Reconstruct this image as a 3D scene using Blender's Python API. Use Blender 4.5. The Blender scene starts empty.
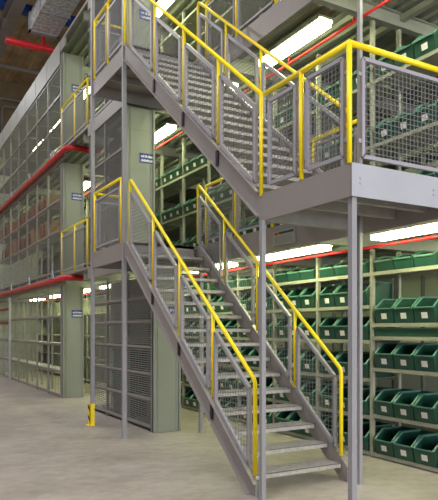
import bpy, math, random
from mathutils import Vector
random.seed(7)
scene = bpy.context.scene
col = scene.collection

# ------------------------------------------------------------------ materials
def lin(c):
    c = c / 255.0
    return c / 12.92 if c <= 0.04045 else ((c + 0.055) / 1.055) ** 2.4

def mat(name, rgb, rough=0.5, metal=0.0, var=0.06, scale=6.0, bump=0.0, stretch=(1, 1, 1), spec=0.5):
    m = bpy.data.materials.new(name)
    m.use_nodes = True
    nt = m.node_tree
    b = nt.nodes['Principled BSDF']
    b.inputs['Roughness'].default_value = rough
    b.inputs['Metallic'].default_value = metal
    b.inputs['Specular IOR Level'].default_value = spec
    c = [lin(v) for v in rgb]
    tc = nt.nodes.new('ShaderNodeTexCoord')
    mp = nt.nodes.new('ShaderNodeMapping')
    mp.inputs['Scale'].default_value = stretch
    nt.links.new(tc.outputs['Object'], mp.inputs['Vector'])
    n = nt.nodes.new('ShaderNodeTexNoise')
    n.inputs['Scale'].default_value = scale
    n.inputs['Detail'].default_value = 4
    nt.links.new(mp.outputs['Vector'], n.inputs['Vector'])
    r = nt.nodes.new('ShaderNodeValToRGB')
    r.color_ramp.elements[0].position = 0.3
    r.color_ramp.elements[1].position = 0.7
    r.color_ramp.elements[0].color = [v * (1 - var * 2) for v in c] + [1]
    r.color_ramp.elements[1].color = [min(1, v * (1 + var * 2)) for v in c] + [1]
    nt.links.new(n.outputs['Fac'], r.inputs['Fac'])
    nt.links.new(r.outputs['Color'], b.inputs['Base Color'])
    if bump:
        bp = nt.nodes.new('ShaderNodeBump')
        bp.inputs['Strength'].default_value = bump
        bp.inputs['Distance'].default_value = 0.02
        nt.links.new(n.outputs['Fac'], bp.inputs['Height'])
        nt.links.new(bp.outputs['Normal'], b.inputs['Normal'])
    return m

def emit(name, rgb, strength):
    m = bpy.data.materials.new(name)
    m.use_nodes = True
    b = m.node_tree.nodes['Principled BSDF']
    b.inputs['Base Color'].default_value = (0.8, 0.8, 0.8, 1)
    b.inputs['Emission Color'].default_value = [lin(v) for v in rgb] + [1]
    b.inputs['Emission Strength'].default_value = strength
    return m

M = {
    'steel': mat('painted_grey_steel', (142, 135, 132), 0.42, 0.0, 0.025, 3),
    'galv': mat('pale_and_daylit_steel', (169, 170, 177), 0.4, 0.0, 0.02, 3),  # pale steel paint; on the front landing fascia it carries daylight as colour
    'frame': mat('mesh_frame_paint', (156, 152, 160), 0.42, 0.0, 0.02, 3),
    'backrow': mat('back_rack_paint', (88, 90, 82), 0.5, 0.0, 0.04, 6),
    'column': mat('column_grey_paint', (146, 144, 148), 0.42, 0.0, 0.02, 3),
    'tread': mat('galvanised_grating', (172, 168, 162), 0.42, 0.15, 0.1, 25),
    'wire': mat('grey_wire', (128, 127, 128), 0.5, 0.0, 0.04, 10),
    'yellow': mat('safety_yellow_paint', (255, 222, 14), 0.35, 0.0, 0.03, 8),
    'red': mat('red_pipe_paint', (200, 26, 34), 0.35, 0.0, 0.05, 8),
    'panel': mat('pale_green_grey_sheet', (148, 152, 142), 0.45, 0.0, 0.03, 2, stretch=(1, 1, .3)),
    'rack': mat('rack_grey_paint', (150, 150, 145), 0.5, 0.0, 0.05, 6),
    'cream': mat('rack_cream_paint', (152, 151, 138), 0.45, 0.0, 0.04, 6),
    'dark': mat('dark_rubber', (38, 36, 38), 0.6, 0.0, 0.05, 6),
    'bin': mat('bin_green_plastic', (32, 76, 63), 0.36, 0.0, 0.06, 9),
    'rim': mat('highlit_bin_rim', (84, 130, 116), 0.4, 0.0, 0.06, 9),  # lighter green puts the gloss highlight of rounded rims into the colour
    'louvre': mat('louvre_grey_paint', (130, 132, 127), 0.5, 0.0, 0.04, 6),
    'teal': mat('crate_teal_plastic', (40, 84, 88), 0.45, 0.0, 0.08, 9),
    'white': mat('white_card', (232, 228, 226), 0.6, 0.0, 0.03, 20),
    'blue': mat('blue_sign_enamel', (34, 62, 150), 0.4, 0.0, 0.05, 20),
    'bluebeam': mat('blue_beam_paint', (28, 78, 158), 0.45, 0.0, 0.05, 4),
    'carton': mat('brown_cardboard', (122, 74, 36), 0.8, 0.0, 0.1, 5),
    'carton2': mat('pale_cardboard', (140, 110, 76), 0.8, 0.0, 0.1, 5),
    'deck': mat('galvanised_deck_sheet', (128, 131, 122), 0.45, 0.1, 0.07, 3),
    'roof': mat('brown_roof_sheet', (186, 160, 128), 0.7, 0.0, 0.12, 1.5),
    'hallwall': mat('tan_hall_cladding', (176, 158, 126), 0.8, 0.0, 0.08, 1.2),
    'girder': mat('hall_girder_grey', (128, 124, 120), 0.5, 0.0, 0.06, 3),
    'foil': mat('crinkled_foil_wrap', (232, 234, 234), 0.38, 0.15, 0.24, 9, bump=1.0),
    'wall': mat('pale_wall', (172, 178, 158), 0.8, 0.0, 0.03, 1),
    'tray': mat('white_light_tray', (226, 228, 220), 0.5, 0.0, 0.02, 5),
    'tube': emit('fluorescent_glow', (246, 255, 192), 24.0),
    'fillglow': emit('fill_lamp_glow', (240, 244, 255), 9.0),
}

def floor_mat():
    m = bpy.data.materials.new('screed_concrete')
    m.use_nodes = True
    nt = m.node_tree
    b = nt.nodes['Principled BSDF']
    tc = nt.nodes.new('ShaderNodeTexCoord')
    n1 = nt.nodes.new('ShaderNodeTexNoise'); n1.inputs['Scale'].default_value = 0.9; n1.inputs['Detail'].default_value = 6
    n2 = nt.nodes.new('ShaderNodeTexNoise'); n2.inputs['Scale'].default_value = 7; n2.inputs['Detail'].default_value = 8
    n3 = nt.nodes.new('ShaderNodeTexNoise'); n3.inputs['Scale'].default_value = 60; n3.inputs['Detail'].default_value = 3
    mp = nt.nodes.new('ShaderNodeMapping'); mp.inputs['Scale'].default_value = (1.0, 1.3, 1); mp.inputs['Rotation'].default_value = (0, 0, 0.5)
    nt.links.new(tc.outputs['Object'], mp.inputs['Vector'])
    for n in (n1, n2, n3):
        nt.links.new(mp.outputs['Vector'], n.inputs['Vector'])
    a1 = nt.nodes.new('ShaderNodeMath'); a1.operation = 'MULTIPLY_ADD'; a1.inputs[1].default_value = 0.7
    nt.links.new(n2.outputs['Fac'], a1.inputs[0]); nt.links.new(n1.outputs['Fac'], a1.inputs[2])
    a2 = nt.nodes.new('ShaderNodeMath'); a2.operation = 'MULTIPLY_ADD'; a2.inputs[1].default_value = 0.35
    nt.links.new(n3.outputs['Fac'], a2.inputs[0]); nt.links.new(a1.outputs[0], a2.inputs[2])
    r = nt.nodes.new('ShaderNodeValToRGB')
    r.color_ramp.elements[0].position = 0.75; r.color_ramp.elements[0].color = [lin(v) for v in (148, 139, 131)] + [1]
    r.color_ramp.elements[1].position = 1.3 if False else 1.0; r.color_ramp.elements[1].color = [lin(v) for v in (182, 173, 166)] + [1]
    mr = nt.nodes.new('ShaderNodeMapRange'); mr.inputs['From Min'].default_value = 0.6; mr.inputs['From Max'].default_value = 1.45
    nt.links.new(a2.outputs[0], mr.inputs['Value'])
    r.color_ramp.elements[0].position = 0.2; r.color_ramp.elements[1].position = 0.8
    nt.links.new(mr.outputs['Result'], r.inputs['Fac'])
    nt.links.new(r.outputs['Color'], b.inputs['Base Color'])
    b.inputs['Roughness'].default_value = 0.45
    b.inputs['Specular IOR Level'].default_value = 0.35
    return m
M['floor'] = floor_mat()

# ------------------------------------------------------------------ mesh helpers
class MB:
    def __init__(self):
        self.v = []; self.f = []
    def box(self, x0, x1, y0, y1, z0, z1):
        if x1 < x0: x0, x1 = x1, x0
        if y1 < y0: y0, y1 = y1, y0
        if z1 < z0: z0, z1 = z1, z0
        n = len(self.v)
        self.v += [(x0, y0, z0), (x1, y0, z0), (x1, y1, z0), (x0, y1, z0), (x0, y0, z1), (x1, y0, z1), (x1, y1, z1), (x0, y1, z1)]
        self.f += [tuple(n + i for i in q) for q in ((0, 3, 2, 1), (4, 5, 6, 7), (0, 1, 5, 4), (1, 2, 6, 5), (2, 3, 7, 6), (3, 0, 4, 7))]
        return self
    def bar(self, p, q, w, h=None, up=(0, 0, 1)):
        """square bar from p to q; w across, h along up"""
        h = w if h is None else h
        p = Vector(p); q = Vector(q); d = (q - p).normalized()
        u = Vector(up)
        if abs(d.dot(u)) > 0.98: u = Vector((0, 1, 0))
        s = d.cross(u).normalized() * (w / 2); t = s.cross(d).normalized() * (h / 2)
        n = len(self.v)
        for c in (p, q):
            self.v += [tuple(c + a) for a in (-s - t, s - t, s + t, -s + t)]
        self.f += [tuple(n + i for i in k) for k in ((0, 3, 2, 1), (4, 5, 6, 7), (0, 1, 5, 4), (1, 2, 6, 5), (2, 3, 7, 6), (3, 0, 4, 7))]
        return self
    def tube(self, pts, r, n=10):
        pts = [Vector(p) for p in pts]
        base = len(self.v)
        dirs = []
        for i in range(len(pts)):
            if i == 0: d = pts[1] - pts[0]
            elif i == len(pts) - 1: d = pts[-1] - pts[-2]
            else: d = (pts[i] - pts[i - 1]).normalized() + (pts[i + 1] - pts[i]).normalized()
            dirs.append(d.normalized())
        ref = Vector((0, 0, 1)) if abs(dirs[0].z) < 0.9 else Vector((1, 0, 0))
        s = dirs[0].cross(ref).normalized()
        for i, (p, d) in enumerate(zip(pts, dirs)):
            s = (s - d * s.dot(d)).normalized()
            t = d.cross(s)
            k = 1.0
            if 0 < i < len(pts) - 1:
                c = (pts[i] - pts[i - 1]).normalized().dot(d)
                k = 1 / max(c, 0.5)
            for j in range(n):
                a = 2 * math.pi * j / n
                self.v.append(tuple(p + (s * math.cos(a) + t * math.sin(a)) * r * (1 + (k - 1) * 0.5)))
        for i in range(len(pts) - 1):
            for j in range(n):
                a = base + i * n + j; b = base + i * n + (j + 1) % n
                self.f.append((a, b, b + n, a + n))
        self.f.append(tuple(base + j for j in reversed(range(n))))
        self.f.append(tuple(base + (len(pts) - 1) * n + j for j in range(n)))
        return self
    def prism(self, poly, axis, a, b):
        """poly of 2d points; axis x: poly in (y,z); axis y: poly in (x,z)"""
        n = len(self.v); k = len(poly)
        for c in (a, b):
            for (u, w) in poly:
                self.v.append((c, u, w) if axis == 'x' else ((u, c, w) if axis == 'y' else (u, w, c)))
        self.f.append(tuple(range(n, n + k))); self.f.append(tuple(reversed(range(n + k, n + 2 * k))))
        for i in range(k):
            j = (i + 1) % k
            self.f.append((n + i, n + k + i, n + k + j, n + j))
        return self
    def build(self, name, m, parent=None, smooth=False):
        me = bpy.data.meshes.new(name)
        if parent is not None:
            org = ORG[parent]
        else:
            xs = [p[0] for p in self.v]; ys = [p[1] for p in self.v]; zs = [p[2] for p in self.v]
            org = ((min(xs) + max(xs)) / 2, (min(ys) + max(ys)) / 2, min(zs))
        me.from_pydata([(p[0] - org[0], p[1] - org[1], p[2] - org[2]) for p in self.v], [], self.f)
        me.materials.append(m)
        import bmesh
        bm = bmesh.new(); bm.from_mesh(me)
        bmesh.ops.recalc_face_normals(bm, faces=bm.faces)
        bm.to_mesh(me); bm.free()
        if smooth:
            for p in me.polygons: p.use_smooth = len(p.vertices) == 4
        o = bpy.data.objects.new(name, me)
        col.objects.link(o)
        if parent is None:
            o.location = org
        else:
            o.parent = parent
        ORG[o] = org
        return o

ORG = {}
def tag(o, label, cat, group=None, kind=None):
    if label: o['label'] = label
    if cat: o['category'] = cat
    if group: o['group'] = group
    if kind: o['kind'] = kind
    return o
def thing(name, label, cat, loc, group=None):
    o = bpy.data.objects.new(name, None)
    o.empty_display_size = 0.2
    col.objects.link(o); o.location = loc
    ORG[o] = tuple(loc)
    return tag(o, label, cat, group)
def struct(o):
    o['kind'] = 'structure'; return o
def copy_thing(root, loc):
    r = root.copy(); col.objects.link(r); r.location = loc
    for ch in root.children:
        c = ch.copy(); col.objects.link(c); c.parent = r
        for g in ch.children:
            d = g.copy(); col.objects.link(d); d.parent = c
    ORG[r] = tuple(loc)
    return r

# ------------------------------------------------------------------ layout numbers
L = 2.86                       # storey height
XL, XR = 3.16, 4.30            # stair sides
YN, YF = 4.77, 8.23            # stair foot / stair head
EDGE = 4.47                    # edge of the mezzanine decks
FY = 3.50                      # front edge of the near landing
RX = 5.40                      # front plane of the bin racks
LX = 3.75                      # front plane of the left racks
def zs(y): return 0.14 + 0.81 * (y - 4.85)            # lower flight slope line
def zu(y): return L + 0.81 * (y - 4.76)               # upper flight slope line

# ------------------------------------------------------------------ shell
struct(MB().box(-14, 10, -12, 31, -0.2, 0).build('floor', M['floor']))
w = MB()
w.box(-14, 10, 30, 30.3, 0, 13.4)
struct(w.build('wall_far', M['hallwall']))
struct(MB().box(9.7, 10, -2, 30, 0, 13.4).build('wall_right', M['wall']))
struct(MB().box(3.75, 9.69, 23.55, 23.7, 0, 8.25).build('wall_back', M['rack']))
cl = MB()
P = []
x = -14.0
prof = []
while x < 10:
    prof += [(x, 13.4), (x + 0.28, 13.4), (x + 0.34, 13.32), (x + 0.62, 13.32), (x + 0.68, 13.4)]
    x += 0.68
prof += [(10, 13.4), (10, 13.6), (-14, 13.6)]
cl.prism(prof, 'y', -12, 30.3)
struct(cl.build('ceiling', M['roof']))

# hall roof steel
y = 20.0
b = MB()
b.box(-13.9, 9.6, y - .12, y + .12, 12.0, 12.03); b.box(-13.9, 9.6, y - .012, y + .012, 11.76, 12.03); b.box(-13.9, 9.6, y - .12, y + .12, 11.74, 11.76)
for xx in range(-12, 9, 4): b.box(xx - .05, xx + .05, y - .05, y + .05, 12.03, 13.315)
tag(b.build('crossbeam', M['bluebeam']), 'blue beam crossing the hall roof just behind the silver duct', 'beam')
b = MB()
b.box(3.46, 3.80, 4, 29.9, 11.0, 11.03); b.box(3.46, 3.80, 4, 29.9, 11.47, 11.5); b.box(3.615, 3.645, 4, 29.9, 11.03, 11.47)
for y in range(5, 30, 3): b.box(3.5, 3.76, y, y + .02, 11.03, 11.47)
for y in (6, 12.5, 18.6, 26): b.box(3.58, 3.68, y, y + .1, 11.5, 13.315)
tag(b.build('steel_girder', M['girder']), 'grey steel girder hung under the hall roof above the left racks', 'girder')
b = MB().tube([(3.2, 25, 12.02), (9.5, 25, 12.02)], .07, 8)
for xx in (4.0, 7.5): b.box(xx - .02, xx + .02, 24.98, 25.02, 12.02, 13.315)
tag(b.build('conduit_pipe', M['galv']), 'thin pale conduit crossing the dark hall roof at far left', 'pipe')
b = MB().tube([(3.35, 18.6, 10.13), (9.6, 18.6, 10.13)], .10, 12)
b.tube([(4.46, 18.6, 10.13), (4.46, 18.6, 13.3)], .05, 8)
tag(b.build('sprinkler_pipe', M['red'], smooth=True), 'thick red sprinkler pipe crossing high under the hall roof by the silver duct', 'pipe')
d = thing('ventilation_duct', 'silver foil wrapped ventilation duct hung high under the hall roof', 'duct', (4.4, 11, 10.45))
MB().box(4.0, 4.8, 4.0, 18.3, 10.45, 11.0).build('duct_body', M['foil'], d)
b = MB()
for (x0, x1, z0, z1) in ((3.96, 4.84, 10.41, 10.46), (3.96, 4.84, 10.99, 11.04), (3.96, 4.01, 10.41, 11.04), (4.79, 4.84, 10.41, 11.04)):
    b.box(x0, x1, 18.25, 18.42, z0, z1)
b.build('end_flange', M['galv'], d)
for y in (6, 12, 17):
    b = MB()
    for xx in (3.98, 4.82): b.box(xx - .012, xx + .012, y, y + .03, 10.42, 13.315)
    b.box(3.97, 4.83, y, y + .03, 10.41, 10.44)
    b.build('hanger', M['galv'], d)
for i, (x0, dz) in enumerate(((5.05, 0), (5.2, -.35))):
    b = MB().tube([(x0 + 1.4, 29.7, 12.45 + dz), (x0 + .1, 29.7, 12.45 + dz), (x0, 29.7, 12.35 + dz), (x0, 29.7, 7.5)], .06, 8)
    for zz in (9, 11): b.box(x0 - .05, x0 + .05, 29.7, 30, zz, zz + .06)
    tag(b.build('wall_conduit', M['galv']), ['pale bent conduit on the tan end wall, upper of the pair', 'pale bent conduit on the tan end wall, lower of the pair'][i], 'pipe', 'conduits on the end wall')

# ------------------------------------------------------------------ mezzanine decks
ZL = [0, L, 2 * L, 8.27]
def corrugated(mb, x0, x1, y0, y1, ztop, pitch=.2, dep=.06):
    prof = [(x0, ztop)]
    x = x0
    low = []
    while x < x1 - 1e-6:
        e = min(x + pitch, x1)
        low += [(x, ztop - .012), (min(x + .07, e), ztop - .012), (min(x + .1, e), ztop - dep), (min(x + .17, e), ztop - dep), (e, ztop - .012)]
        x += pitch
    prof = [(x0, ztop)] + low + [(x1, ztop)]
    mb.prism(prof, 'y', y0, y1)

def deck(lev, label, y0):
    z = ZL[lev]
    t = thing('mezzanine_deck', label, 'platform', (6.5, 10, z - .26), 'mezzanine decks')
    b = MB(); corrugated(b, EDGE + .04, 9.65, y0, 12.0, z); corrugated(b, LX + .02, 9.65, 12.0, 23.5, z); corrugated(b, LX + .02, EDGE + .04, 9.785, 12.0, z)
    b.build('deck_sheet', M['deck'], t)
    b = MB(); b.box(EDGE, EDGE + .04, y0, 9.78, z - .25, z + .06)
    b.box(LX - .02, LX + .02, 13.6, 23.5, z - .25, z); b.box(LX - .02, LX + .02, 11.9, 13.6, z - .05, z); b.box(LX - .02, LX + .02, 9.8, 11.9, z - .25, z)
    b.build('edge_fascia', M['steel'], t)
    for y in [y0 + .06] + [v for v in (5.62, 7.8, 9.95, 12.3, 14.9, 17.7, 20.4, 23) if v > y0 + .3]:
        xx = EDGE + .04 if y < 9.8 else LX + .02
        b = MB(); b.box(xx, 9.6, y - .05, y + .05, z - .072, z - .062); b.box(xx, 9.6, y - .005, y + .005, z - .24, z - .07); b.box(xx, 9.6, y - .05, y + .05, z - .25, z - .24)
        b.build('cross_beam', M['rack'], t)
    for xx in (RX + .52, 8.6):
        b = MB(); b.box(xx - .04, xx + .04, y0, 23.4, z - .15, z - .074)
        b.build('long_beam', M['rack'], t)
    return t
deck(1, 'first-floor mezzanine deck of ribbed steel carried between the racks', FY + .012)
deck(2, 'second-floor mezzanine deck of ribbed steel over the upper bin racks', 2.6)
deck(3, 'topmost mezzanine deck of ribbed steel closing off the rack tower', 4.4)

# ------------------------------------------------------------------ staircase flights
def flight(label, y0, z0, zf, foot):
    t = thing('staircase_flight', label, 'staircase', (3.73, y0, z0), 'stair flights of the tower')
    topz = z0 + L
    for side in (0, 1):
        xw = XL if side == 0 else XR
        sg = -1 if side == 0 else 1
        b = MB()
        def top(y): return zf(y) + .03
        yt = y0 - .0
        dep = .235
        ytop = 4.85 + (topz - (zf(4.85) + .03)) / .81
        if foot:
            yb = 4.85 + (dep - .17) / .81 + 0.0
            poly = [(yt, z0), (yb + .0, z0), (ytop + .14, topz - dep), (YF + .09, topz - dep), (YF + .09, topz), (ytop, topz), (yt + .02, top(yt + .02))]
            poly = [(4.8, 0), (4.93, 0), (4.93 + (topz - dep) / .81, topz - dep), (YF + .09, topz - dep), (YF + .09, topz), (ytop, topz), (4.8, top(4.8))]
        else:
            yq = yt
            poly = [(yt, max(top(yt) - dep, z0 - .24)), (ytop + (.0), topz - dep - .0), (YF + .09, topz - dep), (YF + .09, topz), (ytop, topz), (yt, top(yt))]
        if side == 1: poly = [(min(a, YF - .004), c) for a, c in poly]
        b.prism(poly, 'x', xw - .004, xw + .004)
        # flanges along the slope, turned outward
        ya = 4.8 if foot else yt
        o1 = xw; o2 = xw + sg * .05
        for off in (0.0, dep - .008):
            p = [(ya, top(ya) - off), (ytop, topz - off), (ytop, topz - off - .008), (ya, top(ya) - off - .008)]
            if off > 0 and foot:
                p = [(4.93, 0.008), (ytop, topz - off), (ytop, topz - off - .008), (4.93, 0)]
            b.prism(p, 'x', o1, o2)
        b.build('stringer', M['steel'], t)
        if foot: MB().box(xw - .03, xw + .03, 4.79, 4.799, 0, .135).build('end_plate', M['galv'], t)
        for yy in ((5.68, 6.49, 7.28) if foot else (5.56, 6.38, 7.23)):
            b = MB(); zt = zf(yy) - .02
            b.box(xw + sg * .005, xw + sg * .02, yy - .02, yy + .03, zt - .16, zt)
            b.build('dark_plate', M['dark'], t)  # small dark plate on the stringer web below each post
    n = 16
    rise = L / n
    y1 = (4.92 if foot else 4.96)
    run = (YF - y1) / 15
    for k in range(1, n):
        z = z0 + k * rise
        y = y1 + (k - 1) * run
        b = MB()
        xa, xb = XL + .01, XR - .01
        b.box(xa, xb, y, y + .03, z - .006, z)                    # nosing plate
        b.box(xa, xb, y, y + .005, z - .045, z)
        b.box(xa, xb, y + .255, y + .26, z - .04, z)
        b.box(xa, xa + .005, y, y + .26, z - .06, z); b.box(xb - .005, xb, y, y + .26, z - .06, z)
        for i in range(9):
            yy = y + .045 + i * .024
            b.box(xa, xb, yy, yy + .005, z - .03, z - .001)
        for i in range(30):
            xx = xa + .02 + i * (xb - xa - .04) / 29
            b.box(xx - .005, xx + .005, y + .03, y + .255, z - .011, z)
        b.build('tread', M['tread'], t)
    return t
flight('lower grey steel stair flight standing on the concrete floor', 4.80, 0.0, zs, True)
flight('upper grey steel stair flight climbing from the near landing to the second floor', YN, L, zu, False)

# ------------------------------------------------------------------ landings
def rb(p, c, q, r=.09, n=5):
    """rounded corner points p->c->q"""
    p, c, q = Vector(p), Vector(c), Vector(q)
    a = c + (p - c).normalized() * r; b = c + (q - c).normalized() * r
    out = []
    for i in range(n + 1):
        s = i / n
        out.append(tuple((a * (1 - s) ** 2) + c * (2 * s * (1 - s)) + b * s ** 2))
    return out

t = thing('stair_landing', 'grey near landing on slim columns where the upper flight starts', 'platform', (3.8, 4.1, L - .25), 'stair landings')
MB().box(XL + .01, EDGE - .004, FY + .01, 4.66, L - .05, L).box(XL + .01, 4.32, 4.66, YN, L - .05, L).build('deck_plate', M['steel'], t)
MB().box(XL - .006, XL + .012, FY, YN, L - .245, L + .01).build('side_fascia', M['steel'], t)
b = MB().box(XL - .006, RX - .1, FY - .006, FY + .006, L - .245, L + .01)
for (xx) in (3.24, 4.05, 4.9):
    for zz in (L - .14, L - .1):
        b.box(xx - .008, xx + .008, FY - .014, FY - .004, zz - .008, zz + .008)
b.build('front_fascia', M['galv'], t)  # paler than the side fascia: daylight on this face put into the colour
b = MB().box(XL + .012, 4.32, YN - .06, YN, L - .245, L - .05)
b.build('rear_beam', M['rack'], t)
b = MB()
for yy in (3.95, 4.35): b.box(XL + .012, EDGE - .004, yy - .03, yy + .03, L - .17, L - .05)
b.build('under_beam', M['rack'], t)
def column(mb, x, y, z0, z1, s=.066):
    h = s / 2
    mb.box(x - h, x + h, y - h, y + h, z0, z1); mb.box(x - h - .012, x + h + .012, y - h - .012, y + h + .012, z0, z0 + .012)
    return mb
column(MB(), 3.155, 4.715, 0, L - .245, .045).build('support_column', M['column'], t)
column(MB(), 3.205, 3.545, 0, L - .245, .048).build('support_column', M['column'], t)

for lev, lab in ((1, 'first-floor rear landing at the head of the lower flight'), (2, 'second-floor rear landing at the head of the upper flight')):
    z = L * lev
    t = thing('stair_landing', 'grey steel ' + lab, 'platform', (3.8, 9, z - .25), 'stair landings')
    MB().box(XL + .04, EDGE - .004, YF, 9.76, z - .04, z).box(XL + .012, XL + .04, 8.4, 9.76, z - .04, z).build('deck_plate', M['steel'], t)
    MB().box(XL - .006, XL + .012, YF + .165, 9.79, z - .245, z + .01).build('side_fascia', M['steel'], t)
    b = MB().box(XL + .012, EDGE - .004, 9.76, 9.78, z - .245, z)
    b.box(XL + .012, XR - .05, YF, YF + .02, z - .2, z)
    for yy in (8.75, 9.25): b.box(XL + .012, EDGE - .004, yy - .03, yy + .03, z - .15, z - .04)
    b.build('floor_beam', M['steel'], t)

cols = [(4.35, 4.70, ZL[3] - .26, .04, 'slim grey column beside the right foot of the stairs, rising past the near landing'),
        (3.165, 8.36, 9.0, .055, 'slim grey column at the near corner of the rear landings'),
        (3.165, 9.83, 9.0, .055, 'slim grey column with a yellow guard at its foot'),
        (4.385, 8.26, L - .25, .055, 'short grey column under the rear landing, seen between the stringers')]
for (x, y, z1, cs, lab) in cols:
    t = thing('support_column', lab, 'column', (x, y, 0), 'slim steel columns of the stair tower')
    column(MB(), x, y, 0, z1, cs).build('shaft', M['column'], t)
t = thing('column_guard', 'yellow and black impact guard at the foot of the far slim column', 'guard', (3.12, 9.78, 0))
b = MB().box(3.09, 3.10, 9.74, 9.84, 0, .36).box(3.09, 3.17, 9.74, 9.75, 0, .36).box(3.05, 3.17, 9.72, 9.85, 0, .012)
b.build('guard_plate', M['yellow'], t)
b = MB()
for zz in (.07, .24):
    b.prism([(9.755, zz), (9.838, zz + .05), (9.838, zz + .11), (9.755, zz + .06)], 'x', 3.086, 3.09)
b.build('black_stripe', M['dark'], t)

# ------------------------------------------------------------------ guard rails
R_ = .0215
def wire_panel(mbw, mbf, a, b, za, zb, h0, h1, pitch=.042, fr=.03, r=.0019):
    """mesh panel in the vertical plane from plan point a (base height za) to b (zb): lower edge +h0, upper +h1"""
    a = Vector((a[0], a[1], 0)); b = Vector((b[0], b[1], 0))
    ln = (b - a).length; d = (b - a) / ln
    nrm = Vector((-d.y, d.x, 0))
    def P(s, z): return tuple(a + d * s + Vector((0, 0, z)))
    sl = (zb - za) / ln
    lo = lambda s: za + sl * s + h0
    hi = lambda s: za + sl * s + h1
    f = fr / 2
    for (s0, z0, s1, z1) in ((0, lo(0), 0, hi(0)), (ln, lo(ln), ln, hi(ln)), (0, lo(0), ln, lo(ln)), (0, hi(0), ln, hi(ln))):
        mbf.bar(P(s0, z0), P(s1, z1), fr, fr, up=nrm)
    n = max(2, int(ln / pitch))
    for i in range(1, n):
        s = ln * i / n
        mbw.bar(P(s, lo(s)), P(s, hi(s)), r * 2, r * 2, up=nrm)
    zmin = min(lo(0), lo(ln)); zmax = max(hi(0), hi(ln))
    k = math.ceil(zmin / pitch) * pitch
    while k < zmax:
        s0, s1 = 0.0, ln
        if abs(sl) > 1e-6:
            sa = (k - za - h0) / sl; sb = (k - za - h1) / sl
            s0 = max(0, min(sa, sb)); s1 = min(ln, max(sa, sb))
        if s1 - s0 > .01 and (abs(sl) > 1e-6 or (lo(0) < k < hi(0))):
            mbw.bar(P(s0, k), P(s1, k), r * 2, r * 2, up=nrm)
        k += pitch

def panel(root, a, b, za, zb, h0, h1, posts=(), **kw):
    w_, f_ = MB(), MB()
    wire_panel(w_, f_, a, b, za, zb, h0, h1, **kw)
    # short lugs to the posts
    av = Vector((a[0], a[1], 0)); bv = Vector((b[0], b[1], 0)); d = (bv - av).normalized()
    for (pt, zz, sg) in ((av, za, -1), (bv, zb, 1)):
        for hh in (h0 + .12, h1 - .12):
            q = pt + d * sg * .045
            f_.bar((pt.x, pt.y, zz + hh), (q.x, q.y, zz + hh), .012, .03, up=(0, 0, 1))
    fo = f_.build('mesh_panel', M['frame'], root)
    w_.build('wire_mesh', M['wire'], fo)

def stair_rail(label, x, zf, ys, low_bend, top_bend):
    y0, y1 = ys[0], ys[-1]
    H = .965
    t = thing('stair_railing', label, 'railing', (x, y0, zf(y0)), 'yellow railings of the stair flights')
    pts = []
    top0 = (x, y0, zf(y0) + H); top1 = (x, y1, zf(y1) + H)
    pts.append((x, y0, zf(y0) + (.055 if low_bend else H)))
    if low_bend: pts += rb(pts[0], top0, top1, .05)
    if top_bend:
        e = (x, y1, zf(y1) + .055)
        pts += rb(top0, top1, e, .09); pts.append(e)
    else: pts.append(top1)
    MB().tube(pts, R_, 10).build('handrail', M['yellow'], t, smooth=True)
    for i, y in enumerate(ys):
        if (i == 0 and low_bend) or (i == len(ys) - 1 and top_bend): continue
        MB().tube([(x, y, zf(y) + (.055 if y > 4.76 else .0)), (x, y, zf(y) + H)], R_ * .9, 10).build('post', M['yellow'], t, smooth=True)
    for ya, yb in zip(ys[:-1], ys[1:]):
        panel(t, (x, ya + .10), (x, yb - .06), zf(ya + .10), zf(yb - .06), .07, .80, r=.0018, pitch=.05, fr=.036)
    return t
YS = [4.85, 5.68, 6.49, 7.28, 8.11]
stair_rail('yellow handrail with mesh panels on the near-left side of the lower flight', XL, zs, YS, True, True)
stair_rail('yellow handrail with mesh panels on the rack side of the lower flight', XR, zs, [4.93, 5.74, 6.55, 7.4, 8.2], True, True)
YU = [4.745, 5.56, 6.38, 7.23, 8.09]
stair_rail('yellow handrail with mesh panels on the near-left side of the upper flight', XL, zu, YU, False, True)
stair_rail('yellow handrail with mesh panels on the rack side of the upper flight', XR, zu, [4.8, 5.6, 6.46, 7.35, 8.2], True, True)

def flat_rail(label, pts, posts, z, h=.95, panels=(), group='yellow guard rails along the decks', top=.84, pitch=.042):
    """pts: plan polyline of the handrail; posts: plan points; panels: pairs of plan points"""
    t = thing('guard_railing', label, 'railing', (pts[0][0], pts[0][1], z), group)
    P3 = [(p[0], p[1], z + h) for p in pts]
    MB().tube(P3, R_, 10).build('handrail', M['yellow'], t, smooth=True)
    for p in posts:
        MB().tube([(p[0], p[1], z + .012), (p[0], p[1], z + h)], R_, 10).build('post', M['yellow'], t, smooth=True)
    for a, b in panels:
        panel(t, a, b, z, z, .08, top, pitch=pitch)
    return t
x = XL - .0
flat_rail('yellow guard rail with mesh panels around the corner of the near landing', [(x, 4.68), (x, FY + .03), (RX - .15, FY + .03)],
          [(x, 4.13), (x, FY + .03), (4.55, FY + .03)], L, .935,
          panels=[((x, 4.61), (x, 4.21)), ((x, 4.04), (x, 3.60)), ((x + .135, FY + .03), (4.47, FY + .03)), ((4.63, FY + .03), (RX - .2, FY + .03))])
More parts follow.
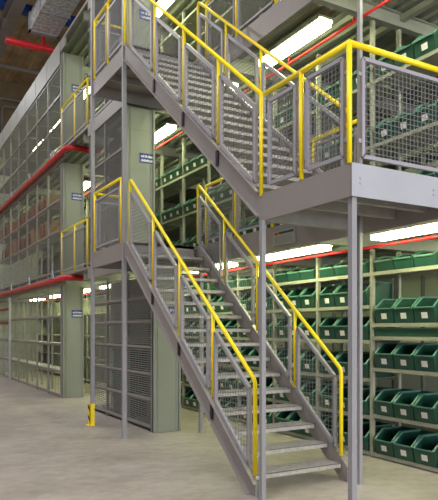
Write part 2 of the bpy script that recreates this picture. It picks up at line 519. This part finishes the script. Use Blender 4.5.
for lev, ps in ((1, [9.69, 8.46]), (2, [9.70, 9.05, 8.32])):
    z = L * lev
    flat_rail(['', 'yellow guard rail on the edge of the first-floor rear landing', 'yellow guard rail on the edge of the second-floor rear landing'][lev],
              [(x, ps[-1]), (x, 9.70), (LX - .08, 9.70)], [(x, p) for p in ps] + [(LX - .08, 9.70)], z, .97,
              panels=[((x, a - .07), (x, b + .07)) for a, b in zip(ps[:-1], ps[1:])] + [((x + .08, 9.70), (LX - .14, 9.70))])
    flat_rail(['', 'short yellow guard rail bridging the gap between rack blocks on the first floor', 'short yellow guard rail bridging the gap between rack blocks on the second floor'][lev],
              [(LX, 11.97), (LX, 13.9)], [(LX, 12.86), (LX, 11.97), (LX, 13.9)], z, .97,
              panels=[((LX, 12.04), (LX, 12.80)), ((LX, 12.92), (LX, 13.84))])
    ys = [4.86, 5.64, 6.5, 7.42, 8.3] if lev == 1 else [2.75, 3.7, 4.7, 5.55, 6.42, 7.4, 8.3]
    flat_rail(['', 'yellow guard rail behind the stairs along the first-floor deck edge', 'yellow guard rail high up along the second-floor deck edge'][lev],
              [(EDGE + .03, ys[0]), (EDGE + .03, ys[-1])], [(EDGE + .03, y) for y in ys], z + .055, .92,
              panels=[((EDGE + .03, a + .06), (EDGE + .03, b - .06)) for a, b in zip(ys[:-1], ys[1:])])

# ------------------------------------------------------------------ lights under the decks
def fixture(x, y0, y1, z, label):
    t = thing('fluorescent_light', label, 'light', (x, (y0 + y1) / 2, z), 'fluorescent lights under the decks')
    b = MB().box(x - .12, x + .12, y0, y1, z + .03, z + .06)
    b.box(x - .12, x - .105, y0, y1, z + .0, z + .05); b.box(x + .105, x + .12, y0, y1, z + .0, z + .05)
    for yy in (y0 + .2, y1 - .2): b.box(x - .01, x + .01, yy - .01, yy + .01, z + .06, z + .138)
    b.build('tray', M['tray'], t)
    MB().box(x - .10, x + .10, y0 + .01, y1 - .01, z - .05, z + .03).build('glowing_tube', M['tube'], t)
ordn = ['first', 'second', 'third', 'fourth', 'fifth', 'sixth', 'seventh', 'eighth']
for lev, nm in ((1, 'first'), (2, 'second'), (3, 'topmost')):
    z = ZL[lev] - .2
    for i, (a, c) in enumerate(((3.75, 5.1), (6.0, 7.45), (8.3, 9.7), (10.6, 12.0), (13.2, 14.6), (15.8, 17.2), (18.4, 19.8), (21, 22.4))):
        if lev == 3 and i < 2: continue
        fixture(4.98, a, c, z, f'white strip light under the {nm} deck in the stair-side aisle, {ordn[i]} from the front')
    for i, (a, c) in enumerate(((3.8, 5.4), (8.1, 9.7), (12.6, 14.4))):
        if lev == 3 and i == 0: continue
        fixture(7.0, a, c, z, f'glowing strip light under the {nm} deck behind the bin racks, {ordn[i]} from the front')
# red sprinkler pipes under the decks
for lev, nm in ((1, 'first'), (2, 'second')):
    z = L * lev - .27
    b = MB().tube([(5.22, 3.4, z), (5.22, 22, z)], .017, 8)
    for y in (5.75, 8.6, 11.5): b.tube([(5.22, y, z), (5.22, y, z + .18)], .014, 6)
    for y in (4.6, 7.1, 9.3, 14): b.box(5.21, 5.23, y, y + .02, z, z + .19)
    tag(b.build('sprinkler_pipe', M['red'], smooth=True), f'thin red sprinkler pipe running under the {nm} deck above the bins', 'pipe', 'thin red sprinkler pipes')
    z = L * lev - .125
    b = MB().tube([(4.4, 13.15, z), (3.80, 13.15, z), (3.70, 13.2, z), (3.66, 13.315, z), (3.66, 23.4, z)], .06, 12)
    tt = thing('fire_main', f'thick red pipe along the {nm}-deck edge of the left racks', 'pipe', (3.66, 18, z), 'thick red pipes on the left rack block')
    b.build('pipe', M['red'], tt, smooth=True)
    for y in (14.3, 16.8, 19.3, 21.8):
        b = MB(); b.bar((3.66, y, z + .055), (3.70, y + .3, z + .28), .03); b.bar((3.70, y + .3, z + .28), (3.70, y + .32, z + .06), .03); b.box(3.60, 3.72, y - .05, y + .35, z + .055, z + .07)
        b.build('pipe_bracket', M['galv'], tt)

# ------------------------------------------------------------------ green bins
def make_bin(w=.295, d=.46, h=.305, fh=.18, label=True):
    t = thing('picking_bin', None, None, (0, 0, 0))
    k = .007
    b = MB()
    prof = [(.035, 0), (d, 0), (d, h), (.16, h), (.135, h - .01), (.0, fh), (.0, fh - .012)]
    for s in (-1, 1):
        y = s * (w / 2)
        b.prism(prof, 'y', y - (k if s > 0 else 0), y + (k if s < 0 else 0))
    b.box(.035, d, -w / 2, w / 2, 0, .007)
    b.box(d - .008, d, -w / 2, w / 2, 0, h)
    b.prism([(.035, 0), (.043, 0), (.008, fh), (-.006, fh), (-.012, fh - .02), (.0, fh - .02)], 'y', -w / 2 + k, w / 2 - k)
    b.build('bin_body', M['bin'], t)
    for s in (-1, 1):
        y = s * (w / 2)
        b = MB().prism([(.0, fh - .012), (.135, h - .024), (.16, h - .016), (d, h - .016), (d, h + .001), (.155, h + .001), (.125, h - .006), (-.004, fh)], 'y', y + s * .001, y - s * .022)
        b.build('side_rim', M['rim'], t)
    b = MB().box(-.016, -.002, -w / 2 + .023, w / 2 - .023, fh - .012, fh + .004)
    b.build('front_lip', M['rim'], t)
    if not label: return t
    b = MB()
    # card leaning with the front wall
    f = lambda z: .035 - .035 * z / fh - .004
    z0, z1 = .05, .118
    n = len(b.v)
    for (yy) in (-.045, .04):
        for zz in (z0, z1):
            b.v += [(f(zz) - .002, yy, zz), (f(zz) + .001, yy, zz)]
    b.f += [(0, 2, 6, 4), (1, 5, 7, 3), (0, 4, 5, 1), (2, 3, 7, 6), (0, 1, 3, 2), (4, 6, 7, 5)]
    c = b.build('label_card', M['white'], t)
    c['label'] = 'white paper label card'
    return t
BIN = make_bin()
SMALL = make_bin(.295, .46, .20, .125, False)
first = {'b': True, 's': True}
def place_bin(kind, x, y, z, label, group):
    z += .0015
    proto = BIN if kind == 'b' else SMALL
    if first[kind]:
        o = proto; o.location = (x, y, z); first[kind] = False
    else:
        o = copy_thing(proto, (x, y, z))
    o['label'] = label; o['category'] = 'bin'; o['group'] = group
    return o

# ------------------------------------------------------------------ bin racks
BAY = 1.066
def bay_y(i): return 4.565 + i * BAY          # near upright of bay i
def rack_bay(x0, i, z0, z1, shelves, label, last=False, depth=.5, mm='cream', group='bin rack bays', flip=1):
    ya = bay_y(i); yb = ya + BAY
    t = thing('shelving_bay', label, 'rack', (x0 + depth / 2, (ya + yb) / 2, z0), group)
    for y in ([ya, yb] if last else [ya]):
        for xx in (x0, x0 + depth - .045):
            b = MB().box(xx, xx + .045, y - .025, y + .025, z0, z1)
            b.box(xx - .004, xx, y - .012, y + .012, z0, z1)
            b.build('upright', M[mm], t)
        b = MB().box(x0 + .045, x0 + depth - .045, y - .012, y + .012, z0 + .25, z0 + .29)
        b.build('side_tie', M[mm], t)
    for z in shelves:
        b = MB().box(x0, x0 + depth, ya + .026, yb - .026, z - .008, z)
        b.box(x0 - .003, x0 + .012, ya + .026, yb - .026, z - .045, z)
        b.box(x0 + depth - .012, x0 + depth, ya + .026, yb - .026, z - .045, z)
        b.build('shelf', M[mm], t)
    return t
nth = ['rightmost', 'second from right', 'third from right', 'fourth from right', 'fifth from right', 'sixth from right', 'seventh from right', 'eighth from right']
pos3 = ['left', 'middle', 'right']
for i in range(8):
    sh = [.06, .54, 1.12, 1.67, 2.31] if i == 0 else ([.06, .51, .98, 1.46, 1.90, 2.31])
    if i == 0: shelf_all = sh + [1.51]
    else: shelf_all = sh
    rack_bay(RX, i, 0, L - .26, shelf_all, f'ground-floor rack bay of green bins, {nth[i]} in the photo', last=(i == 7), group='ground-floor bin rack bays')
    names = ['lowest shelf', 'second shelf up', 'third shelf up', 'fourth shelf up', 'fifth shelf up', 'top shelf']
    for k, z in enumerate(sh):
        top = (k == len(sh) - 1)
        nm = 'top shelf' if top else names[k]
        for j in range(3):
            y = bay_y(i) + .19 + j * .312 + .02
            if i > 5 and (i * 7 + k * 3 + j) % 5 == 0: continue
            place_bin('s' if top else 'b', RX - .03, y, z, f'green bin, {pos3[2 - j]} of three on {nm}, ground-floor bay {nth[i]}', 'green bins on the ground-floor racks')
# flat green crate lying between two shelf beams of the first bay
b = MB().box(RX + .02, RX + .45, bay_y(0) + .06, bay_y(0) + BAY - .04, 1.512, 1.60); b.box(RX + .0, RX + .47, bay_y(0) + .05, bay_y(0) + BAY - .03, 1.60, 1.612)
tag(b.build('flat_crate', M['bin']), 'long flat green crate lying in the slot under the fourth bin shelf', 'crate')
for i in range(8):
    sh = [L + .28, L + 1.04, L + 1.84]
    rack_bay(RX, i, L + .001, 2 * L - .26, sh + [L + .06], f'first-floor rack bay of green bins, {nth[i]} in the photo', last=(i == 7), group='first-floor bin rack bays')
    for k, z in enumerate(sh):
        nm = ['lowest bin shelf', 'middle bin shelf', 'top bin shelf'][k]
        for j in range(3):
            y = bay_y(i) + .19 + j * .312 + .02
            place_bin('b', RX - .03, y, z, f'green bin, {pos3[2 - j]} of three on {nm}, first-floor bay {nth[i]}', 'green bins on the first-floor racks')
for i in range(1, 8):
    sh = [2 * L + .06, 2 * L + .9, 2 * L + 1.5, 2 * L + 2.1]
    rack_bay(RX, i, 2 * L + .001, ZL[3] - .26, sh, f'second-floor open rack bay behind the upper handrail, {nth[i - 1]} in the photo', last=(i == 7), group='second-floor rack bays')
for lev, nm in ((0, 'ground'), (1, 'first')):
    for i in range(0, 9):
        z0 = L * lev + (.001 if lev else 0)
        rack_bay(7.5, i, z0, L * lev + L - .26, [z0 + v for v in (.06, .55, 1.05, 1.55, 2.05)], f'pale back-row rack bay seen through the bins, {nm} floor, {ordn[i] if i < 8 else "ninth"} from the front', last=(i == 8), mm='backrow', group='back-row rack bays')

for lev, nm in ((0, 'ground'), (1, 'first'), (2, 'second')):
    z0 = ZL[lev]; z1 = ZL[lev + 1] - .26
    for k in range(5):
        ya, yb = 13.2 + 2.06 * k, 13.2 + 2.06 * (k + 1)
        t = thing('shelving_bay', f'added pale-backed rack bay behind the left rack block, {nm} floor, {ordn[k]} from the front', 'rack', (RX + .25, ya, z0), 'added backed bays across the aisle')
        for xx in (RX, RX + .45): MB().box(xx, xx + .045, ya, ya + .05, z0 + .001, z1).build('upright', M['cream'], t)
        for zz in (.1, .75, 1.4, 2.05): MB().box(RX, RX + .45, ya + .05, yb, z0 + zz - .03, z0 + zz).build('shelf', M['cream'], t)
        MB().box(RX + .495, RX + .5, ya, yb, z0 + .05, z1).build('back_sheet', M[('wall', 'rack', 'louvre')[lev]], t)  # added sheet that catches aisle light as a bright backdrop, darker on upper floors

# ------------------------------------------------------------------ signs
def blue_sign(parent, x, y, z, w=.26, h=.17):
    s = MB().box(x, x + w, y - .006, y, z, z + h).build('wall_sign', M['blue'], parent)
    s['label'] = 'blue sign with two lines of white lettering'
    rnd = random.Random(3)
    for (z0, z1) in ((z + h * .56, z + h * .80), (z + h * .14, z + h * .38)):
        b = MB(); xx = x + w * .1
        while xx < x + w * .9:
            ww = rnd.uniform(.012, .024)
            b.box(xx, min(xx + ww, x + w * .93), y - .009, y - .006, z0, z1 - rnd.choice((0, 0, .008)))
            xx += ww + rnd.choice((.005, .005, .014))
        b.build('lettering', M['white'], s)

def end_panel(label, x0, x1, y, z0, z1, sign_z, group='rack end panels'):
    t = thing('rack_end_panel', label, 'panel', ((x0 + x1) / 2, y, z0), group)
    b = MB().box(x0, x1, y, y + .02, z0, z1)
    b.box(x0, x0 + .035, y - .03, y + .02, z0, z1); b.box(x1 - .03, x1, y - .03, y + .02, z0, z1)
    b.box(x0 + .075, x0 + .085, y - .008, y, z0, z1)
    b.box(x1 - .075, x1 - .065, y - .008, y, z0, z1)
    zz = z0 + 1.1
    while zz < z1 - .3:
        b.box(x0 + .035, x1 - .03, y - .004, y, zz, zz + .006); zz += 1.1
    b.build('sheet', M['panel'], t)
    if sign_z:
        blue_sign(t, x1 - .03 - .25, y - .002, sign_z)
        return t
    return t
end_panel('pale grey-green end panel of the left rack block, ground floor', LX + .02, LX + .51, 13.93, 0, L - .27, 1.87)
end_panel('pale grey-green end panel of the left rack block, first floor', LX + .02, LX + .51, 13.93, L, 2 * L - .27, L + 1.75)
end_panel('pale grey-green end panel of the left rack block, second floor', LX + .02, LX + .51, 13.93, 2 * L, ZL[3] - .27, 2 * L + 1.42)
end_panel('pale grey end panel of the near rack block, ground floor behind the stringer', LX - .03, LX + .43, 8.58, 0, L - .32, 1.78)
end_panel('pale grey-green end panel of the near rack block, first floor above the landing', LX + .0, LX + .53, 9.82, L, 2 * L - .27, L + 1.64)
end_panel('pale grey end panel of the near rack block, second floor beside the top newels', LX + .0, LX + .53, 9.82, 2 * L, ZL[3] - .27, 2 * L + 1.28)

# sign board on the deck edge under the near landing
t = thing('notice_board', 'grey printed notice board with a red oval on the first-floor deck edge', 'sign', (EDGE - .02, 6.2, L - .2))
MB().box(EDGE - .022, EDGE - .003, 5.95, 6.42, L - .20, L - .015).build('board', M['panel'], t)
b = MB(); poly = []
for k in range(16):
    a = 2 * math.pi * k / 16
    poly.append((6.335 + .042 * math.cos(a), L - .05 + .017 * math.sin(a)))
b.prism(poly, 'x', EDGE - .026, EDGE - .022); b.build('red_oval', M['red'], t)
b = MB(); rnd = random.Random(5)
yy = 6.27
while yy > 5.985:
    ww = rnd.uniform(.014, .024); b.box(EDGE - .025, EDGE - .022, yy - ww, yy, L - .062, L - .034); yy -= ww + .007
b.build('heading', M['dark'], t)
b = MB()
for r in range(5):
    yy = 6.28
    while yy > 6.0:
        ww = rnd.uniform(.01, .04); b.box(EDGE - .025, EDGE - .022, yy - ww, yy, L - .10 - r * .02, L - .094 - r * .02); yy -= ww + .012
b.build('small_print', M['girder'], t)
MB().box(EDGE - .025, EDGE - .022, 6.32, 6.34, L - .17, L - .1).build('pictogram', M['girder'], t)

# ------------------------------------------------------------------ left rack block behind mesh
def mesh_bay(y0, y1, z0, z1, rails, label, x0=LX, depth=.44, shelves=(), pitch=.06, louvre=False, group='mesh-fronted bays of the left rack block', mm='rack', wr=.0025, back=False):
    z0 += .003 if z0 else 0
    t = thing('mesh_fronted_bay', label, 'rack', (x0 + depth / 2, (y0 + y1) / 2, z0), group)
    for xx in (x0, x0 + depth - .04):
        MB().box(xx, xx + .04, y0 + .004, y0 + .05, z0, z1).build('upright', M[mm], t)
    for z in shelves:
        b = MB().box(x0 + .04, x0 + depth, y0 + .05, y1, z - .02, z)
        b.box(x0 + .03, x0 + .05, y0 + .05, y1, z - .05, z)
        b.build('shelf', M[mm], t)
    f = MB()
    for z in rails: f.box(x0 - .004, x0 + .02, y0 + .05, y1, z - .02, z + .02)
    f.box(x0 - .006, x0, y0 + .0, y0 + .035, z0 + .02, z1)
    fo = f.build('front_frame', M['steel'], t)
    w = MB()
    if louvre:
        z = z0 + .1
        while z < z1 - .05:
            w.box(x0 + .006, x0 + .012, y0 + .05, y1, z, z + .014); z += .035
        y = y0 + .1
        while y < y1:
            w.box(x0 + .008, x0 + .012, y, y + .005, z0 + .05, z1 - .02); y += .12
    else:
        z = z0 + pitch
        while z < z1 - .02:
            w.box(x0 + .004, x0 + .004 + wr * 2, y0 + .05, y1, z, z + wr * 2); z += pitch
        y = y0 + .05 + pitch / 2
        while y < y1:
            w.box(x0 + .004, x0 + .004 + wr * 2, y, y + wr * 2, z0 + .02, z1); y += pitch
    w.build('louvre' if louvre else 'wire_mesh', M['louvre' if louvre else 'wire'], fo)
    if back:
        MB().box(x0 + depth - .006, x0 + depth, y0 + .05, y1, z0 + .05, z1 - .02).build('back_sheet', M['panel'], t)
    return t
NB = 7
def ly(k): return 14.0 + 1.2 * k
rng = random.Random(11)
nthl = ['first', 'second', 'third', 'fourth', 'fifth', 'sixth', 'seventh', 'eighth']
for k in range(NB):
    y0, y1 = ly(k), ly(k + 1) - .004
    mesh_bay(y0, y1, 0, L - .27, (.06, .62, 1.25, 1.9, 2.45), f'grey mesh-fronted rack bay on the ground floor, {nthl[k]} beyond the end panel', shelves=(.62, 1.25, 1.9), pitch=.3, wr=.0015)
    mesh_bay(y0, y1, L, 2 * L - .27, (L + .1, L + 1.05, L + 1.78), f'mesh-fronted rack bay of cartons on the first floor, {nthl[k]} beyond the end panel', shelves=(L + .1, L + 1.05, L + 1.78), pitch=.1, wr=.0018)
    mesh_bay(y0, y1, 2 * L, ZL[3] - .27, (2 * L + .1, 2 * L + .7, 2 * L + 1.35, 2 * L + 2.0), f'dark mesh-fronted rack bay on the second floor, {nthl[k]} beyond the end panel', shelves=(2 * L + .1, 2 * L + .7, 2 * L + 1.35, 2 * L + 2.0), pitch=.12, wr=.002)
    if k == 0: continue
    for s, (z, hm) in enumerate(((L + .1, .75), (L + 1.05, .6), (L + 1.78, .5))):
        if s == 0: continue
        for j in range(2):
            if (k * 5 + s * 3 + j) % 7 == 6: continue
            ya = y0 + .1 + j * .55
            w_ = rng.uniform(.36, .5); h_ = rng.uniform(.3, hm - .08)
            c = thing('carton', f'brown carton, {"right" if j == 0 else "left"} one on {["", "middle", "top"][s]} shelf of the {nthl[k]} first-floor mesh bay', 'box', (LX + .22, ya + w_ / 2, z), 'cartons behind the first-floor mesh')
            MB().box(LX + .06, LX + .40, ya, ya + w_, z + .001, z + h_).build('box_body', M['carton'] if rng.random() < .6 else M['carton2'], c)
            MB().box(LX + .058, LX + .402, ya + w_ / 2 - .02, ya + w_ / 2 + .02, z + h_ * .6, z + h_ + .002).build('tape', M['carton2'], c)
b = MB().box(LX - .03, LX - .021, 14.0, 23.4, ZL[3] - .52, ZL[3] - .0)
for k in range(1, 8): b.box(LX - .036, LX - .03, 14 + 1.2 * k, 14.03 + 1.2 * k, ZL[3] - .52, ZL[3] - .0)
tag(b.build('top_cladding', M['rack']), 'grey sheet cladding band along the top of the left rack block', 'cladding')
MBp = MB().box(LX - .09, LX - .03, 19.75, 19.82, 0, L - .26)
tag(MBp.build('fence_post', M['galv']), 'single grey post in front of the far ground-floor mesh bays', 'post')
for z, nm in ((2.2, 'upper'), (1.75, 'lower')):
    b = MB().box(LX - .055, LX - .01, 19.9, 23.0, z, z + .08)
    tag(b.build('timber_rail', M['carton']), f'{nm} brown rail across the far ground-floor bays', 'rail', 'brown rails on the far bays')

# ------------------------------------------------------------------ near rack block
for k, (y0, y1) in enumerate(((8.62, 9.66), (9.66, 10.7), (10.7, 11.74))):
    mesh_bay(y0, y1, 0, L - .33, (.08, .5, .9, 1.32, 1.72, 2.1), f'grey louvred rack bay behind the stairs on the ground floor, {nthl[k]} from the end panel', x0=LX - .03, shelves=(.08, .5, .9, 1.32, 1.72, 2.1), louvre=True, mm='louvre', group='louvred bays of the near rack block', back=True)
for k, (z, w_) in enumerate(((.08, .8), (.5, .85), (.9, .8))):
    b = MB().box(LX + .05, LX + .38, 9.78, 9.78 + w_, z + .002, z + .34)
    b.box(LX + .035, LX + .395, 9.765, 9.795 + w_, z + .30, z + .345)
    tag(b.build('storage_crate', M['teal']), ['dark teal crate on the lowest shelf of the middle louvred bay', 'dark teal crate on the second shelf of the middle louvred bay', 'dark teal crate on the third shelf of the middle louvred bay'][k], 'crate', 'teal crates behind the louvres')
for k in range(2):
    y0, y1 = 9.84 + k * 1.04, 9.84 + (k + 1) * 1.04
    for lev, nm in ((1, 'first'), (2, 'second')):
        z = lev * L
        mesh_bay(y0, y1, z, min(z + L, ZL[3]) - .27, (z + .06, z + 1.0, z + 1.9), f'grey mesh-fronted bay of the near rack block on the {nm} floor, {nthl[k]} past the landing', x0=LX, shelves=(z + .06, z + 1.0, z + 1.9), pitch=.05, group='mesh bays of the near rack block', back=True)

# ------------------------------------------------------------------ added hall lamps and daylight stand-in
for i, (x, y) in enumerate(((-1.5, 2.0), (-1.5, 10.0), (-6.5, 2.0), (-6.5, 10.0), (-1.5, 18.0), (2.0, -5.0), (0.5, 26.0))):  # unseen lamps added out of view to brighten the hall
    t = thing('added_hall_lamp', f'added unseen high-bay fill lamp under the hall roof, number {ordn[i]} of seven', 'light', (x, y, 11.8), 'added fill lamps over the hall')
    b = MB(); n = 20
    def ring(r, z): return [(x + r * math.cos(2 * math.pi * j / n), y + r * math.sin(2 * math.pi * j / n), z) for j in range(n)]
    for r, z in ((.32, 11.82), (.3, 11.86), (.12, 12.1), (.1, 12.25)): b.v += ring(r, z)
    for a in range(3):
        for j in range(n): b.f.append((a * n + j, a * n + (j + 1) % n, (a + 1) * n + (j + 1) % n, (a + 1) * n + j))
    b.f.append(tuple(range(3 * n, 4 * n)))
    b.box(x - .01, x + .01, y - .01, y + .01, 12.25, 13.315)
    b.build('shade', M['tray'], t)
    b = MB(); b.v += ring(.3, 11.82) + ring(.3, 11.835)
    b.f.append(tuple(range(n))); b.f.append(tuple(range(n, 2 * n)))
    for j in range(n): b.f.append((j, (j + 1) % n, n + (j + 1) % n, n + j))
    b.build('lens', M['fillglow'], t)
    ld = bpy.data.lights.new('hall_fill_light', 'AREA'); ld.shape = 'DISK'; ld.size = .6; ld.energy = 300; ld.color = (.97, .98, 1.0)
    lo = bpy.data.objects.new('hall_fill_light', ld); col.objects.link(lo); lo.location = (x, y, 11.78)

def area(name, loc, rot, sx, sy, e, c):
    ld = bpy.data.lights.new(name, 'AREA'); ld.shape = 'RECTANGLE'; ld.size = sx; ld.size_y = sy; ld.energy = e; ld.color = c
    o = bpy.data.objects.new(name, ld); col.objects.link(o); o.location = loc; o.rotation_euler = rot
    return o
# added area light behind the camera standing in for daylight; no gate modelled
area('added_rear_daylight', (3.0, -11.5, 4.5), (math.radians(90), 0, 0), 9, 8, 2200, (.93, .95, 1.0))

wd = bpy.data.worlds.new('hall_world'); scene.world = wd; wd.use_nodes = True
bg = wd.node_tree.nodes['Background']
bg.inputs['Color'].default_value = (.95, .95, 1.0, 1); bg.inputs['Strength'].default_value = .22

# ------------------------------------------------------------------ camera
cam = bpy.data.cameras.new('camera'); co = bpy.data.objects.new('camera', cam); col.objects.link(co)
co.location = (0, 0, 1.6)
yaw = math.atan((219 + 125) / 604.0)
co.rotation_euler = (math.radians(90), 0, -yaw)
cam.sensor_fit = 'HORIZONTAL'; cam.sensor_width = 36
cam.lens = 36 * 604 / 438.0
cam.shift_y = (329 - 250) / 438.0
cam.clip_start = .05; cam.clip_end = 200
scene.camera = co
scene.view_settings.view_transform = 'Standard'
scene.view_settings.look = 'None'
scene.view_settings.exposure = 0.0
scene.view_settings.gamma = 1.0
scene.view_settings.use_curve_mapping = False
